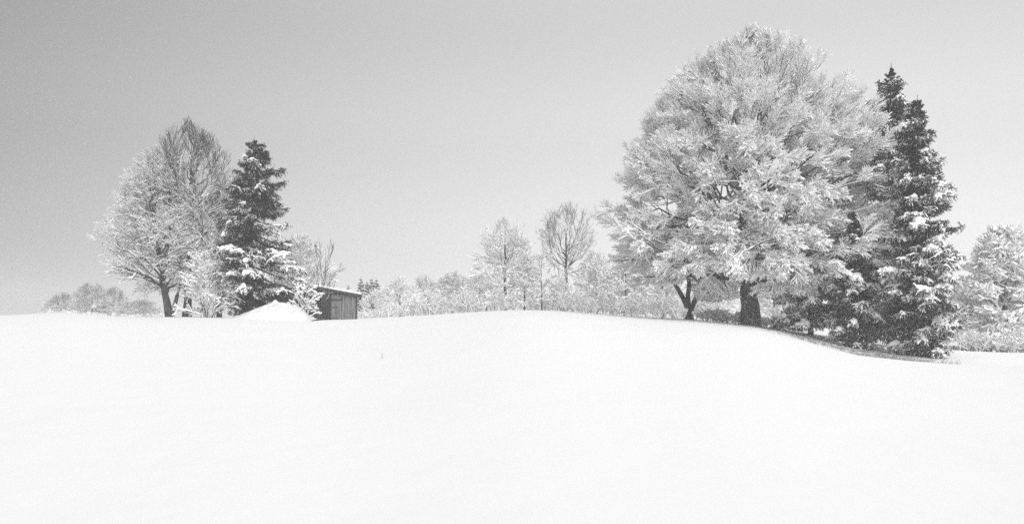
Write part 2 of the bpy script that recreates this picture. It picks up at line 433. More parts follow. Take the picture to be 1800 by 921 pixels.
def spruce(name, label, cx, d, prof, seed, trunk_r=.2, dens=1.0, droop=.3, load=.6, load_top=.25, hang=.35, group=None, zb=None,
           low=.06, mat_n=None, base=None, nb=7, step=.36, per=12, cat='spruce tree', nsh=5, tri=7, rough=.12, tipup=.22, clump=1.0):
    rng = np.random.default_rng(seed)
    mat_n = mat_n or M_NEEDLE
    X0 = dpx(cx if base is None else base, d); Xc = dpx(cx, d); z0 = (gz(X0, d) if zb is None else zb) - .05
    root = empty(name, (X0, d, z0), label, cat, group)
    R, zl, zh = envelope(prof, d, cx, seed, rough)
    H = zh - z0
    nw = int((zh - zl) / step)
    zs = np.repeat(zl + (zh - zl) * (np.arange(nw) / nw) ** .95, nb); wl = np.repeat(rng.uniform(.74, 1.15, nw), nb)
    zs = zs + rng.normal(0, step * .2, len(zs)); zs = np.clip(zs, zl, zh - .12)
    az = rng.random(len(zs)) * 6.2832
    hf = (zs - zl) / (zh - zl)
    kp = hf < .985; zs, az, hf, wl = zs[kp], az[kp], hf[kp], wl[kp]
    L = wl * R(zs, az) * rng.uniform(.62, 1.08, len(zs))
    L = np.maximum(L, .10)
    axx = X0 + (Xc - X0) * np.clip((zs - z0) / H, 0, 1)
    t = np.linspace(0, 1, 7)[None]
    sl = (droop * (1 - hf) ** .8 - .45 * hf ** 2.5)[:, None] * rng.uniform(.6, 1.4, (len(zs), 1))
    dz = -sl * L[:, None] * (t ** 1.1) + tipup * L[:, None] * np.clip(t - .55, 0, 1) ** 1.5 - .04 * L[:, None] * np.sin(t * 3.1)
    z_start = zs + np.maximum(sl[:, 0], 0) * L * .9
    z_start = np.minimum(z_start, zh - .05)
    wv = np.cumsum(rng.normal(0, .03, (len(zs), 7)), axis=1) * L[:, None]
    B = np.stack([axx[:, None] + np.cos(az)[:, None] * L[:, None] * t - np.sin(az)[:, None] * wv,
                  d + np.sin(az)[:, None] * L[:, None] * t + np.cos(az)[:, None] * wv,
                  z_start[:, None] + dz], -1)
    gr = ground(B[..., 0], B[..., 1]) + .12
    B[..., 2] = np.maximum(B[..., 2], gr)
    BR = (.012 + .012 * L)[:, None] * np.linspace(1, .25, 7)[None]
    n2 = per
    C2, R2 = grow(B, BR, n2, .18, 1.0, .95, .42, rng, K=4, planar=.35, up=-.10, wob=.10, ratio=.6, rcap=.012, taper=.72)
    C3, R3 = grow(C2, R2, nsh, .1, 1.0, .8, 0, rng, K=3, planar=.8, up=-hang, wob=.12, ratio=.7, rcap=.006, Labs=.34, taper=.3)
    s3 = np.repeat(np.repeat(np.clip(L * .9, .22, 1), n2), nsh)[:, None, None]
    C3 = C3[:, :1] + (C3 - C3[:, :1]) * s3
    wood = MB(); tubes(wood, B, BR, 4); tubes(wood, C2, np.maximum(R2, .005), 3)
    # needles: short dark blades standing round every shoot
    def blades(mb, P, n, ln, w, sc=None):
        tt = rng.random((len(P), n)); S = interp(P, tt).reshape(-1, 3)
        T = np.repeat(unit(P[:, -1] - P[:, 0]), n, axis=0)
        D = unit(T * .9 + rng.normal(size=S.shape) * .75 + np.array([0, 0, -.15]))
        W = unit(np.cross(D, rng.normal(size=S.shape)))
        l = ln * rng.uniform(.6, 1.3, (len(S), 1))
        if sc is not None: l = l * np.repeat(sc, n)[:, None]
        V = np.stack([S - D * l * .3 - W * w * .3, S - W * -w * .0 + W * w + D * l * .35, S + D * l, S - W * w + D * l * .35], 1)
        i = np.arange(len(S))[:, None] * 4 + np.arange(4)[None]
        mb.add(V, i)
    nm = MB()
    bs = np.clip(L / 1.1, .4, 1); blades(nm, C3, tri, .13, .020, np.repeat(np.repeat(bs, n2), nsh))
    blades(nm, C2, tri + 2, .14, .022, np.repeat(bs, n2))
    blades(nm, B[:, 3:], tri + 5, .15, .024, bs)
    # leader
    tipP = np.array([[[Xc, d, zh - 1.2], [Xc, d, zh - .5], [Xc + .03, d, zh + .15]]]); blades(nm, tipP, 60, .07, .014)
    tubes(wood, tipP, np.array([[.03, .02, .008]]), 4)
    wood.build('branches', M_DTWIG, root, origin=(X0, d, z0))
    nm.build('needles', mat_n, root, smooth=False, origin=(X0, d, z0))
    # snow loads: whole boughs carry pads, others have shaken them off
    bl = rng.random(len(B)); ld = load * (1 - hf) + load_top * hf
    has = bl < ld
    amt = np.where(has, rng.uniform(.35, 1.5, len(B)), rng.uniform(0, .18, len(B)))
    sm = MB()
    bb = B[has]; 
    if len(bb):
        tcl = rng.uniform(.45, .6)
        xq = np.linspace(tcl, 1, 6)
        Q = interp(bb, np.tile(xq, (len(bb), 1))); QR = np.full(Q.shape[:2], .02)
        s = amt[has][:, None] * np.clip(1 + .35 * rng.normal(size=QR.shape), .3, 1.8) * np.array([.3, .8, 1.1, 1.2, 1.0, .35])[None] * np.minimum(L[has] / 1.6, 1)[:, None]
        w = .10 * clump * s; h = .13 * clump * s
        th = np.arange(7) / 7 * 2 * np.pi
        Xo = w[..., None] * np.cos(th); Yo = h[..., None] * (np.sin(th) * .6 + .45) 
        Xo = Xo * (1 + .15 * rng.normal(size=Xo.shape)); Yo = Yo * (1 + .12 * rng.normal(size=Yo.shape))
        sweep(sm, Q, Xo, Yo)
    a2 = np.repeat(amt, n2); tpos = np.tile(np.arange(n2) / n2, len(B)); Lr = np.repeat(np.minimum(L / 1.5, 1), n2)
    a2 = a2 * np.clip((tpos - .15) * 2.2, .1, 1) * rng.uniform(.3, 1.5, len(a2)) * Lr
    k = a2 > .1
    Q = C2[k]; a = a2[k][:, None] * np.clip(1 + .3 * rng.normal(size=Q.shape[:2]), .3, 1.7) * np.array([.7, 1.0, 1.0, .3])[None]
    w = .062 * clump * a; h = .085 * clump * a; th = np.arange(6) / 6 * 2 * np.pi
    Xo = w[..., None] * np.cos(th); Yo = h[..., None] * (np.sin(th) * .6 + .42)
    sweep(sm, Q, Xo, Yo)
    a3 = np.repeat(a2, nsh); k3 = (a3 > .18) & (rng.random(len(a3)) < .85)
    snow_on(sm, C3[k3], np.maximum(R3[k3], .008), a3[k3], rng, .034, .05)
    k4 = (~(a3 > .18)) & (rng.random(len(a3)) < .22)
    snow_on(sm, C3[k4], np.maximum(R3[k4], .006), np.full(k4.sum(), .45), rng, .016, .02)
    sm.build('snow_cover', M_SNOW, root, origin=(X0, d, z0))
    zz = z0 - .3 + (H + .2) * np.linspace(0, 1, 14)
    f = np.clip((zz - z0) / H, 0, 1)
    tp = np.stack([X0 + (Xc - X0) * f + rng.normal(0, .015, 14), np.full(14, d * 1.), zz], -1)[None]
    tb = MB(); tubes(tb, tp, (trunk_r * (1 - .93 * f) * (1 + .3 * np.exp(-np.maximum(zz - z0, 0) / .4)))[None], 10, rng, .04)
    tb.build('trunk', M_BARK, root, origin=(X0, d, z0))
    return root

# ---- the great beech
BEECH = [(52, 1312, 1328), (66, 1290, 1362), (90, 1240, 1412), (120, 1206, 1446), (160, 1176, 1478), (200, 1146, 1508), (240, 1120, 1542), (290, 1094, 1556),
         (340, 1072, 1588), (390, 1060, 1596), (440, 1052, 1590), (472, 1060, 1575), (492, 1095, 1548), (508, 1230, 1470)]
broad_tree('beech_tree', 'huge domed beech laden with white frosted twigs, largest tree, beside the dark spruces', 1316, 60, BEECH, 11,
           n_limb=76, n_sub=5, n2=11, n3=8, n4=5, inner2=.42, kk=(.82, .99), zexp=1.2, gaps=(3.0, -.27), pull=.16, ang2=.46, hs=(.16, .55), ctrl=(.42, .55), arch=.05, trunk_r=.66, trunk_top=.62, limb_r=.26,
           snow=1.25, snow_top=.8, tw=.004, upb=.11, l3=1.7, l4=.95, l5=.5, ang=.62, rough=.05, base=1318, planar=.9, sweight=1.25, front=.85, under=.8, limb_snow=.4, cat='beech tree')

# ---- conifers at the right
spruce('spruce_tree', 'tallest dark spruce on the right, its tip above the other right-hand spruce', 1566, 57,
       [(116, 1564, 1568), (132, 1559, 1573), (150, 1550, 1584), (190, 1526, 1596), (240, 1532, 1604), (330, 1520, 1612), (430, 1505, 1622), (520, 1490, 1640), (575, 1500, 1650)], 21,
       trunk_r=.26, droop=.25, load=.75, load_top=.65, clump=1.3, group='spruces right of the beech', per=12)
spruce('spruce_tree', 'broad dark spruce with thick snow pads, rightmost spruce reaching down to bare ground', 1612, 51.5,
       [(172, 1610, 1614), (205, 1588, 1628), (250, 1574, 1640), (310, 1566, 1652), (380, 1558, 1668), (450, 1548, 1682), (520, 1534, 1694), (580, 1530, 1688), (604, 1545, 1676), (624, 1560, 1655)], 22,
       trunk_r=.24, droop=.38, load=.75, load_top=.7, group='spruces right of the beech', per=13, nb=8, clump=1.4, base=1618)
spruce('spruce_tree', 'low dark spruce under the right side of the beech crown, nearest the beech trunk', 1425, 57.5,
       [(400, 1420, 1432), (440, 1395, 1460), (490, 1372, 1485), (540, 1358, 1500), (575, 1362, 1495)], 23, trunk_r=.17, droop=.42, load=.6, load_top=.5, clump=1.4,
       group='spruces right of the beech', nb=8)
spruce('spruce_tree', 'dark spruce tucked between the low spruce and the rightmost broad spruce', 1500, 54,
       [(370, 1495, 1505), (430, 1470, 1530), (490, 1450, 1548), (550, 1440, 1560), (590, 1448, 1556), (608, 1460, 1540)], 24, trunk_r=.2, droop=.42, load=.55, load_top=.4, clump=1.4,
       group='spruces right of the beech', nb=8)

# ---- left group
maple = broad_tree('maple_tree', 'leaning snow-dusted maple with spreading crown, leftmost tall tree of the left group', 270, 66,
           [(268, 255, 280), (290, 238, 300), (330, 215, 330), (370, 206, 345), (410, 176, 350), (450, 184, 345), (480, 198, 340), (510, 235, 335)], 31,
           n_limb=28, n_sub=4, n2=8, n3=5, n4=2, kk=(.74, 1.04), tx=273, hs=(.14, .6), ctrl=(.42, .62), arch=.07, trunk_r=.27, trunk_top=.7, limb_r=.46, snow=.75, snow_top=.40,
           l3=1.5, l4=.8, l5=.38, tw=.006, base=299, upb=.05, mt=M_DTWIG, rough=.16, ang=.8, planar=.6, cat='maple tree')
def extra_stem(root, d, pts, r):
    rng = np.random.default_rng(6); Pp = np.array([[dpx(a, d), d - .15, zpx(b, d)] for a, b in pts]); Pp = interp(Pp[None], np.linspace(0, 1, 11)[None])
    mb = MB(); tubes(mb, Pp, (r * np.linspace(1.15, .5, 11))[None], 9, rng, .06); mb.build('stem', M_BARK, root, origin=tuple(root.location))
extra_stem(maple, 66, [(304, 562), (309, 535), (317, 505), (316, 470), (322, 430), (316, 390)], .15)
broad_tree('ash_tree', 'tallest bare tree of the left group with dark upswept twigs', 336, 67,
           [(212, 326, 332), (220, 308, 350), (238, 290, 374), (262, 280, 393), (295, 281, 404), (330, 284, 414), (380, 285, 412), (430, 285, 410), (480, 290, 400)], 32,
           n_limb=32, n_sub=4, n2=7, n3=5, n4=0, kk=(.78, 1.03), hs=(.22, .72), ctrl=(.6, .35), arch=-.04, trunk_r=.30, trunk_top=.82, limb_r=.45, snow=1.0, snow_top=.08, tw=.009,
           l3=1.7, l4=.85, l5=.4, base=328, upb=.13, mt=M_DTWIG, ang=.5, rough=.09, planar=1.0, cat='ash tree')
broad_tree('alder_tree', 'snow-dusted bare tree filling the space between the tall bare tree and left spruce', 385, 69,
           [(280, 396, 412), (310, 372, 420), (350, 360, 425), (400, 350, 425), (450, 345, 420), (500, 350, 415)], 33,
           n_limb=12, n_sub=3, n2=6, n3=4, n4=1, hs=(.12, .6), ctrl=(.6, .4), arch=0, trunk_r=.18, trunk_top=.8, limb_r=.4, snow=.8, snow_top=.5, tw=.007,
           l3=1.3, l4=.7, l5=.4, mt=M_DTWIG, ang=.6, planar=.8)
spruce('spruce_tree', 'dark spruce with white snow pads on drooping boughs beside the wooden shed', 446, 63,
       [(243, 445, 451), (262, 430, 462), (300, 420, 482), (340, 404, 500), (390, 396, 510), (440, 386, 518), (490, 380, 526), (530, 388, 515), (548, 400, 470)], 34,
       trunk_r=.2, droop=.42, load=.52, load_top=.3, nb=7, per=13, base=440, clump=1.35, step=.38, rough=.17)
broad_tree('arching_shrub', 'bushy shrub with arching snow-laden stems at the left foot of the left spruce', 368, 62.5,
           [(440, 340, 385), (470, 325, 420), (500, 318, 430), (530, 312, 440), (552, 310, 440)], 35, multi=True, n_limb=24, n_sub=1, n2=6, n3=3, n4=1,
           hs=(0, 0), ctrl=(.35, .8), arch=.12, trunk_r=.07, limb_r=.45, snow=1.7, snow_top=1.2, l3=.9, l4=.5, l5=.28, mt=M_DTWIG, cat='shrub', upb=.02, sweight=1.2)
broad_tree('birch_tree', 'fine pale bare tree standing behind the shed between spruce and sapling', 528, 72,
           [(418, 515, 540), (440, 490, 565), (470, 475, 585), (500, 470, 590)], 36, n_limb=16, n_sub=3, n2=7, n3=5, n4=1, hs=(.15, .6), ctrl=(.5, .45), arch=.02,
           trunk_r=.11, trunk_top=.9, limb_r=.4, snow=1.0, snow_top=.8, l3=1.0, l4=.6, l5=.35, cat='birch tree')
broad_tree('sapling', 'sparse bare sapling with thin dark shoots rising before the shed roof', 572, 62.3,
           [(412, 560, 576), (440, 546, 598), (470, 545, 604), (505, 548, 590)], 37, n_limb=9, n_sub=1, n2=3, n3=1, n4=0, kk=(.85, 1.03), hs=(.08, .4), ctrl=(.45, .5), arch=-.02,
           trunk_r=.04, trunk_top=.85, limb_r=.5, snow=.25, snow_top=.05, l3=.75, l4=.35, mt=M_DTWIG, cat='sapling', base=556, ang=.5, upb=.12, tw=.007)
broad_tree('low_shrub', 'low snow-caked shrub on the mound edge before the shed boards', 535, 61.6,
           [(500, 520, 545), (515, 503, 572), (540, 506, 576), (556, 518, 566)], 38, multi=True, n_limb=13, n_sub=1, n2=4, n3=2, n4=0,
           hs=(0, 0), ctrl=(.3, .85), arch=.15, trunk_r=.06, limb_r=.5, snow=1.7, snow_top=1.3, l3=.55, l4=.35, mt=M_DTWIG, cat='shrub', upb=.02, sweight=1.3, tw=.012)

# ---- shed
def box(mb, x0, x1, y0, y1, z0, z1):
    v = [(x0, y0, z0), (x1, y0, z0), (x1, y1, z0), (x0, y1, z0), (x0, y0, z1), (x1, y0, z1), (x1, y1, z1), (x0, y1, z1)]
    mb.add(v, [(0, 3, 2, 1), (4, 5, 6, 7), (0, 1, 5, 4), (1, 2, 6, 5), (2, 3, 7, 6), (3, 0, 4, 7)])
def build_shed():
    d = 63.0
    X0 = dpx(476, d); W = 6.05
    zb = gz(dpx(600, d), d) - .25
    root = empty('wooden_shed', (X0, d, zb), 'weathered dark board shed with pale door and snowy sloping roof', 'shed')
    root.rotation_euler = (0, 0, math.radians(12))
    rng = np.random.default_rng(5)
    zt = lambda x: float(np.interp(x, [-1, 0, 3.3, 6.05, 7], [4.93, 4.93, 5.05, 4.57, 4.40])) - zb      # wall top, falls to the right
    door0, door1 = 4.19, 5.93
    D = 3.2
    mb = MB(); x = 0.0
    def board(mb, x0, x1, y, z0, h0, h1, th):
        a = rng.normal(0, .006); c = rng.normal(0, .006)
        y = y + rng.normal(0, .008)
        v = [(x0 + a, y, z0), (x1 + a, y, z0), (x1 + a, y + th, z0), (x0 + a, y + th, z0), (x0 + c, y, h0), (x1 + c, y, h1), (x1 + c, y + th, h1), (x0 + c, y + th, h0)]
        mb.add(v, [(0, 3, 2, 1), (4, 5, 6, 7), (0, 1, 5, 4), (1, 2, 6, 5), (2, 3, 7, 6), (3, 0, 4, 7)])
    while x < W - .02:
        w = min(rng.uniform(.13, .19), W - x)
        if not (door0 - .08 < x and x + w < door1 + .1):
            board(mb, x + .004, x + w - .004, rng.uniform(0, .012), rng.uniform(0, .05), zt(x) - .03, zt(x + w) - .03, .025)
        else:
            board(mb, x + .004, x + w - .004, 0.05, 0, zt(x) - .03, zt(x + w) - .03, .025)
        x += w
    # side and back walls
    box(mb, 0.0, .03, .05, D, 0, zt(0) - .05); box(mb, W - .03, W, .09, D, 0, zt(W) - .05); box(mb, .035, W - .035, D, D + .03, 0, zt(W) - .08)
    mb.build('wall', M_WDARK, root, smooth=False)
    db = MB(); x = door0; top = zt(door0) - .34
    while x < door1 - .02:
        w = min(rng.uniform(.14, .22), door1 - x); board(db, x + .004, x + w - .004, -.02, .03, top + rng.uniform(-.03, .02) - (.04 if x > 1.1 + door0 else 0), top - (x - door0) * .03, .022); x += w
    door = db.build('door', M_WPALE, root, smooth=False)
    hb = MB(); box(hb, door0 + .08, door0 + .5, -.045, -.022, 1.15, 1.2); hb.build('hinge', M_IRON, door, smooth=False); hb = MB(); box(hb, door0 + .08, door0 + .5, -.045, -.022, .35, .4); hb.build('hinge', M_IRON, door, smooth=False)
    lb = MB(); box(lb, door0 + .04, door1 - .9, -.05, -.024, top - .42, top - .32); lb.build('crosspiece', M_WDARK, root, smooth=False)
    pb = MB()
    for xx in (door0 - .07, W - .11):
        box(pb, xx, xx + .09, -.075, -.012, 0, zt(xx + .09) - .05)
        pb.build('corner_post', M_WDARK, root, smooth=False); pb = MB()
    # roof: felt-covered deck with fascia
    K = 14; xs = np.linspace(-.15, W + .28, K)
    def slab(y0, y1, dz0, dz1, m, name, parent, bumpy=0, xs=xs, smooth=False):
        rng = np.random.default_rng(12)
        V = []; 
        for xx in xs:
            z = zt(xx); b = [bumpy * rng.uniform(-.5, 1) for _ in range(3)]
            V += [(xx, y0, z + dz0), (xx, y1, z + dz0), (xx, y1, z + dz1 + b[0] * .6), (xx, (y0 + y1) * .5, z + dz1 + b[1] + (bumpy > 0) * .05), (xx, y0 + .15, z + dz1 + b[2]), (xx, y0, z + dz1 * .55 + dz0 * .45)]
        f = []
        n = 6
        for i in range(len(xs) - 1):
            for j in range(n):
                f.append((i * n + j, (i + 1) * n + j, (i + 1) * n + (j + 1) % n, i * n + (j + 1) % n))
        q = MB(); q.add(V, f)
        e = (len(xs) - 1) * n
        q.f.append(np.array([list(range(n))])); q.f.append(np.array([[e + n - 1 - j for j in range(n)]]))
        return q.build(name, m, parent, smooth=smooth)
    roof = slab(-.30, D + .25, -.02, .05, M_FELT, 'roof', root)
    slab(-.31, D + .22, .052, .19, M_SNOW, 'snow_cover', roof, bumpy=.05, smooth=True, xs=np.linspace(2.9, W + .27, 22))
    fb = MB()
    for a, b in zip(xs[:-1], xs[1:]):
        board(fb, a + .001, b - .001, -.335, 0, 0, 0, .03); v = fb.v[-1]; v[:4, 2] = 0
        for i, xx in ((0, a), (3, a), (1, b), (2, b)): v[i, 2] = zt(xx) - .17
        for i, xx in ((4, a), (7, a), (5, b), (6, b)): v[i, 2] = zt(xx) + .035
    fb.build('fascia', M_WDARK, roof, smooth=False)
    eb = MB(); box(eb, W + .285, W + .31, -.33, D + .2, zt(W + .28) - .2, zt(W + .28) + .03); eb.build('fascia', M_WDARK, roof, smooth=False)
    kb = MB()  # small crooked plank shelf holding snow beside the door head
    box(kb, door0 - .35, door0 + .25, -.13, -.06, top + .10, top + .13); sh = kb.build('ledge', M_WPALE, root, smooth=False)
    kb = MB(); box(kb, door0 - .33, door0 + .2, -.125, -.065, top + .132, top + .18); kb.build('snow_cover', M_SNOW, sh)
build_shed()

# ---- snow mound left of the shed
def build_mound():
    d = 61.0; cx = 487
    X0 = dpx(cx, d); rng = np.random.default_rng(8)
    px = np.array([395, 420, 438, 452, 465, 480, 498, 512, 524, 534, 543, 552.]); py = np.array([559, 556, 549.5, 542, 537, 534.5, 534, 536.5, 541, 549.5, 558, 563.])
    nx, ny = 90, 40
    xs = np.linspace(dpx(395, d), dpx(556, d), nx); ysr = np.linspace(-2.1, 2.1, ny)
    X, Yr = np.meshgrid(xs, ysr); Y = d + Yr
    ps = np.linspace(380, 570, 191); hs_ = np.interp(ps, px, py); kn = np.hanning(23); kn /= kn.sum(); hs_ = np.convolve(np.pad(hs_, 11, 'edge'), kn, 'valid') - .8 + .7 * np.sin(ps * .19) * np.sin(ps * .07)
    hz = np.interp(900 + F * X / d, ps, hs_); top = ZC + (HY - hz) / F * d
    g0 = ground(X, np.full_like(X, d)); h = np.maximum(top - g0, 0)
    prof = np.clip(1 - (np.abs(Yr) / 2.1) ** 2.8, 0, 1)
    lump = np.zeros_like(X)
    for _ in range(170):
        a = rng.uniform(.0, 1); cx_ = dpx(545 - 75 * rng.random() ** 1.6, d); cy_ = d + rng.uniform(-1.6, 0.3); r = rng.uniform(.07, .2)
        lump += rng.uniform(-.7, 1) * r * .95 * np.exp(-((X - cx_) ** 2 + (Y - cy_) ** 2) / r ** 2)
    smooth = .09 * np.sin(X * 2.1 + 1.1 * np.sin(Y * 1.7)) * np.sin(Y * 2.3 + .5 * X)
    Z = ground(X, Y) - .06 + (h + .06) * prof + (lump + smooth) * np.clip(h, 0, 1) * prof
    i = np.arange(nx - 1)[None] + np.arange(ny - 1)[:, None] * nx
    mb = MB(); mb.add(np.stack([X, Y, Z], -1), np.stack([i, i + 1, i + nx + 1, i + nx], -1).reshape(-1, 4))
    zb = gz(X0, d)
    o = mb.build('snow_mound', M_HEAP, None, origin=(X0, d, zb)); o.location = (X0, d, zb)
    tag(o, 'rounded snow mound with crumbled right edge, left of the shed', 'snow mound')
build_mound()

# ---- background trees
broad_tree('bare_tree', 'hazy broad bare tree behind the crest, left of the upswept dark-limbed tree', 888, 105,
           [(386, 875, 900), (400, 855, 925), (430, 840, 935), (470, 828, 942), (510, 818, 948), (535, 815, 950)], 41, n_limb=22, n_sub=3, n2=6, n3=4, n4=1,
           hs=(.12, .6), ctrl=(.5, .42), arch=.02, trunk_r=.25, trunk_top=.8, snow=1.3, snow_top=.8, l3=1.7, l4=.95, l5=.5, ang=.6, tw=.008, sweight=1.9, upb=.1, planar=.7, rough=.12,
           group='bare trees behind the snow crest')
broad_tree('bare_tree', 'upswept bare tree with clear dark limbs against the sky, left of the beech', 995, 100,
           [(358, 978, 1012), (370, 958, 1030), (400, 945, 1044), (430, 944, 1046), (460, 955, 1045), (485, 970, 1030)], 42, n_limb=18, n_sub=3, n2=5, n3=3, n4=1,
           hs=(.35, .6), ctrl=(.6, .32), arch=-.03, trunk_r=.24, trunk_top=.75, limb_r=.42, snow=.9, snow_top=.3, l3=1.7, l4=.95, l5=.5, ang=.5, tw=.009, upb=.14, planar=1.0, mt=M_DTWIG,
           group='bare trees behind the snow crest')
broad_tree('young_tree', 'young tree with thin dark stem and snowy tiers before the broad hazy tree', 922, 84,
           [(445, 915, 930), (470, 900, 945), (510, 888, 958), (535, 885, 955)], 43, n_limb=20, n_sub=1, n2=5, n3=4, n4=1, hs=(.2, .9), ctrl=(.5, .4), arch=.05, trunk_r=.09, trunk_top=.97,
           limb_r=.4, snow=1.6, snow_top=1.2, l3=.9, l4=.55, l5=.35, tw=.009, sweight=1.2, group='young trees behind the snow crest', cat='young tree')
broad_tree('young_tree', 'slender young tree between the two taller bare trees', 952, 90,
           [(450, 947, 957), (480, 938, 968), (530, 930, 975)], 44, n_limb=14, n_sub=1, n2=5, n3=3, n4=1, hs=(.2, .9), ctrl=(.5, .4), arch=.03, trunk_r=.08, trunk_top=.97,
           limb_r=.4, snow=1.4, snow_top=1.1, l3=.8, l4=.5, l5=.3, tw=.009, group='young trees behind the snow crest', cat='young tree')
broad_tree('snow_draped_tree', 'pale bare tree with drooping snowy boughs at the right edge', 1765, 78,
           [(402, 1745, 1785), (430, 1722, 1812), (470, 1705, 1830), (520, 1690, 1845), (570, 1680, 1850), (600, 1675, 1850)], 45, n_limb=26, n_sub=4, n2=7, n3=5, n4=2,
           hs=(.1, .6), ctrl=(.45, .6), arch=.14, trunk_r=.22, trunk_top=.7, snow=2.3, snow_top=1.8, l3=1.6, l4=.9, l5=.45, sweight=1.9, upb=.03, rough=.2, kk=(.62, 1.06))
# multi-stemmed tree left of the beech trunk
def stems_tree():
    root = broad_tree('stout_maple', 'tree with three bare dark forking stems left of the beech trunk', 1215, 64.5,
           [(380, 1195, 1235), (410, 1165, 1265), (440, 1150, 1285), (462, 1160, 1270)], 46, multi=False, n_limb=24, n_sub=3, n2=8, n3=6, n4=2, hs=(.55, .75), ctrl=(.4, .5),
           arch=.1, trunk_r=.30, trunk_top=.13, snow=1.2, snow_top=1.0, l3=1.2, l4=.7, l5=.4, base=1212)
    d = 64.5; X0, _, z0 = root.location
    rng = np.random.default_rng(3)
    for pts, r in (([(1208, 540), (1198, 520), (1188, 503), (1178, 482), (1168, 455)], .16), ([(1209, 542), (1209, 520), (1211, 500), (1209, 480), (1213, 450)], .17),
                   ([(1214, 545), (1222, 525), (1230, 505), (1234, 482), (1244, 452)], .16), ([(1227, 512), (1224, 500), (1226, 488), (1228, 470)], .13)):
        Pp = np.array([[dpx(a, d), d - .1, zpx(b, d)] for a, b in pts]); Pp = interp(Pp[None], np.linspace(0, 1, 9)[None])
        mb = MB(); tubes(mb, Pp, (r * np.linspace(1.15, .7, 9))[None], 10, rng, .06); mb.build('stem', M_BARK, root, origin=(X0, d, z0))
stems_tree()

# far tree line: prototypes, then copies
def proto(kind, seed, **kw):
    return broad_tree(kind, 'x', 900, 100, [(420, 888, 912), (440, 865, 935), (475, 845, 955), (515, 838, 962), (545, 842, 958)], seed, zb=ZC + (HY - 568) / F * 100, **kw)
pa = proto('bare_tree', 51, n_limb=18, n_sub=3, n2=6, n3=4, n4=1, hs=(.08, .5), ctrl=(.5, .45), arch=.03, trunk_r=.20, snow=1.4, snow_top=1.1, l3=1.6, l4=.9, l5=.5, tw=.009, sweight=2.0, upb=.08, ang=.6, planar=.7, rough=.12)
pb_ = proto('bare_tree', 52, n_limb=18, n_sub=3, n2=6, n3=4, n4=1, hs=(.08, .5), ctrl=(.45, .6), arch=.10, trunk_r=.18, snow=1.7, snow_top=1.3, l3=1.6, l4=.9, l5=.5, tw=.009, sweight=2.1, upb=.03, ang=.65, planar=.6, rough=.14)
pc = proto('bare_tree', 53, mt=M_DTWIG, n_limb=20, n_sub=3, n2=6, n3=4, n4=1, hs=(.05, .5), ctrl=(.5, .4), arch=.0, trunk_r=.16, snow=1.0, snow_top=.6, l3=1.5, l4=.85, l5=.5, tw=.008, sweight=1.0, upb=.12, ang=.5, planar=.9, rough=.12)
pd = proto('bare_tree', 54, mt=M_DTWIG, n_limb=26, n_sub=4, n2=8, n3=5, n4=1, hs=(.05, .5), ctrl=(.5, .4), arch=.0, trunk_r=.16, snow=.9, snow_top=.5, l3=1.5, l4=.85, l5=.5, tw=.009, sweight=1.1, upb=.12, ang=.5, planar=.9, rough=.12, kk=(.75, 1.03))
H0 = (568 - 420) / F * 100; W0 = 124 / F * 100
GRP = 'bare trees behind the snow crest'
used = set()
def far(p, cx, d, ytop, wpx, rz, label, group=GRP, name='bare_tree'):
    X = dpx(cx, d); z = gz(X, d) - .1
    h = (zpx(ytop, d) - z) / H0; w = wpx / F * d / W0
    if p not in used:
        used.add(p); p.location = (X, d, z); p.rotation_euler = (0, 0, rz); p.scale = (w, w, h); p['label'] = label; p['group'] = group; p['category'] = 'tree'; p.name = name
        return p
    return copy_tree(p, (X, d, z), rz, (w, w, h), label, group, name)
far(pa, 703, 135, 486, 78, .3, 'round hazy bare tree just right of the far dark spruces')
far(pc, 745, 140, 484, 70, 1.3, 'round hazy bare tree third from the shed along the crest')
far(pb_, 795, 112, 478, 90, 2.2, 'bare tree with a forked snowy trunk, left of the tall broad hazy tree')
far(pa, 660, 128, 508, 60, 4.0, 'low bare tree growing directly beside the right wall of the shed')
far(pb_, 752, 105, 512, 70, 5.0, 'low spreading snowy tree in front of the round hazy trees')
far(pc, 838, 125, 482, 66, 3.1, 'small bare tree overlapping the left side of the tall broad hazy tree')
far(pb_, 855, 96, 492, 66, .9, 'snow-laden low tree at the left foot of the tall broad hazy tree')
far(pb_, 985, 92, 490, 66, 2.9, 'snow-laden low tree below the crown of the upswept tree')
far(pa, 1048, 98, 440, 84, 1.9, 'pale bare tree between the upswept tree and the beech')
far(pb_, 1100, 90, 455, 96, 4.4, 'pale snowy tree under the left edge of the beech crown')
far(pa, 1165, 92, 470, 90, 5.2, 'pale snowy tree seen left of the three-stemmed tree')
far(pb_, 1262, 88, 478, 90, .4, 'pale snowy tree seen between the three-stemmed tree and beech trunk')
far(pa, 1360, 86, 480, 90, 2.4, 'pale snowy tree seen just right of the beech trunk')
far(pb_, 1700, 84, 500, 80, 3.6, 'low snowy tree between the rightmost spruce and the right edge tree')
GL = 'hazy round trees at the far left'
far(pd, 112, 190, 514, 70, .2, 'low hazy round tree, leftmost on the horizon', GL)
far(pd, 162, 180, 498, 84, 2.0, 'tallest of the hazy round trees on the far left horizon', GL)
far(pd, 200, 185, 504, 60, 3.3, 'hazy round tree right of the tallest one on the far left horizon', GL)
far(pd, 250, 175, 526, 78, 4.1, 'low domed hazy tree between the far left clump and the leaning maple', GL)

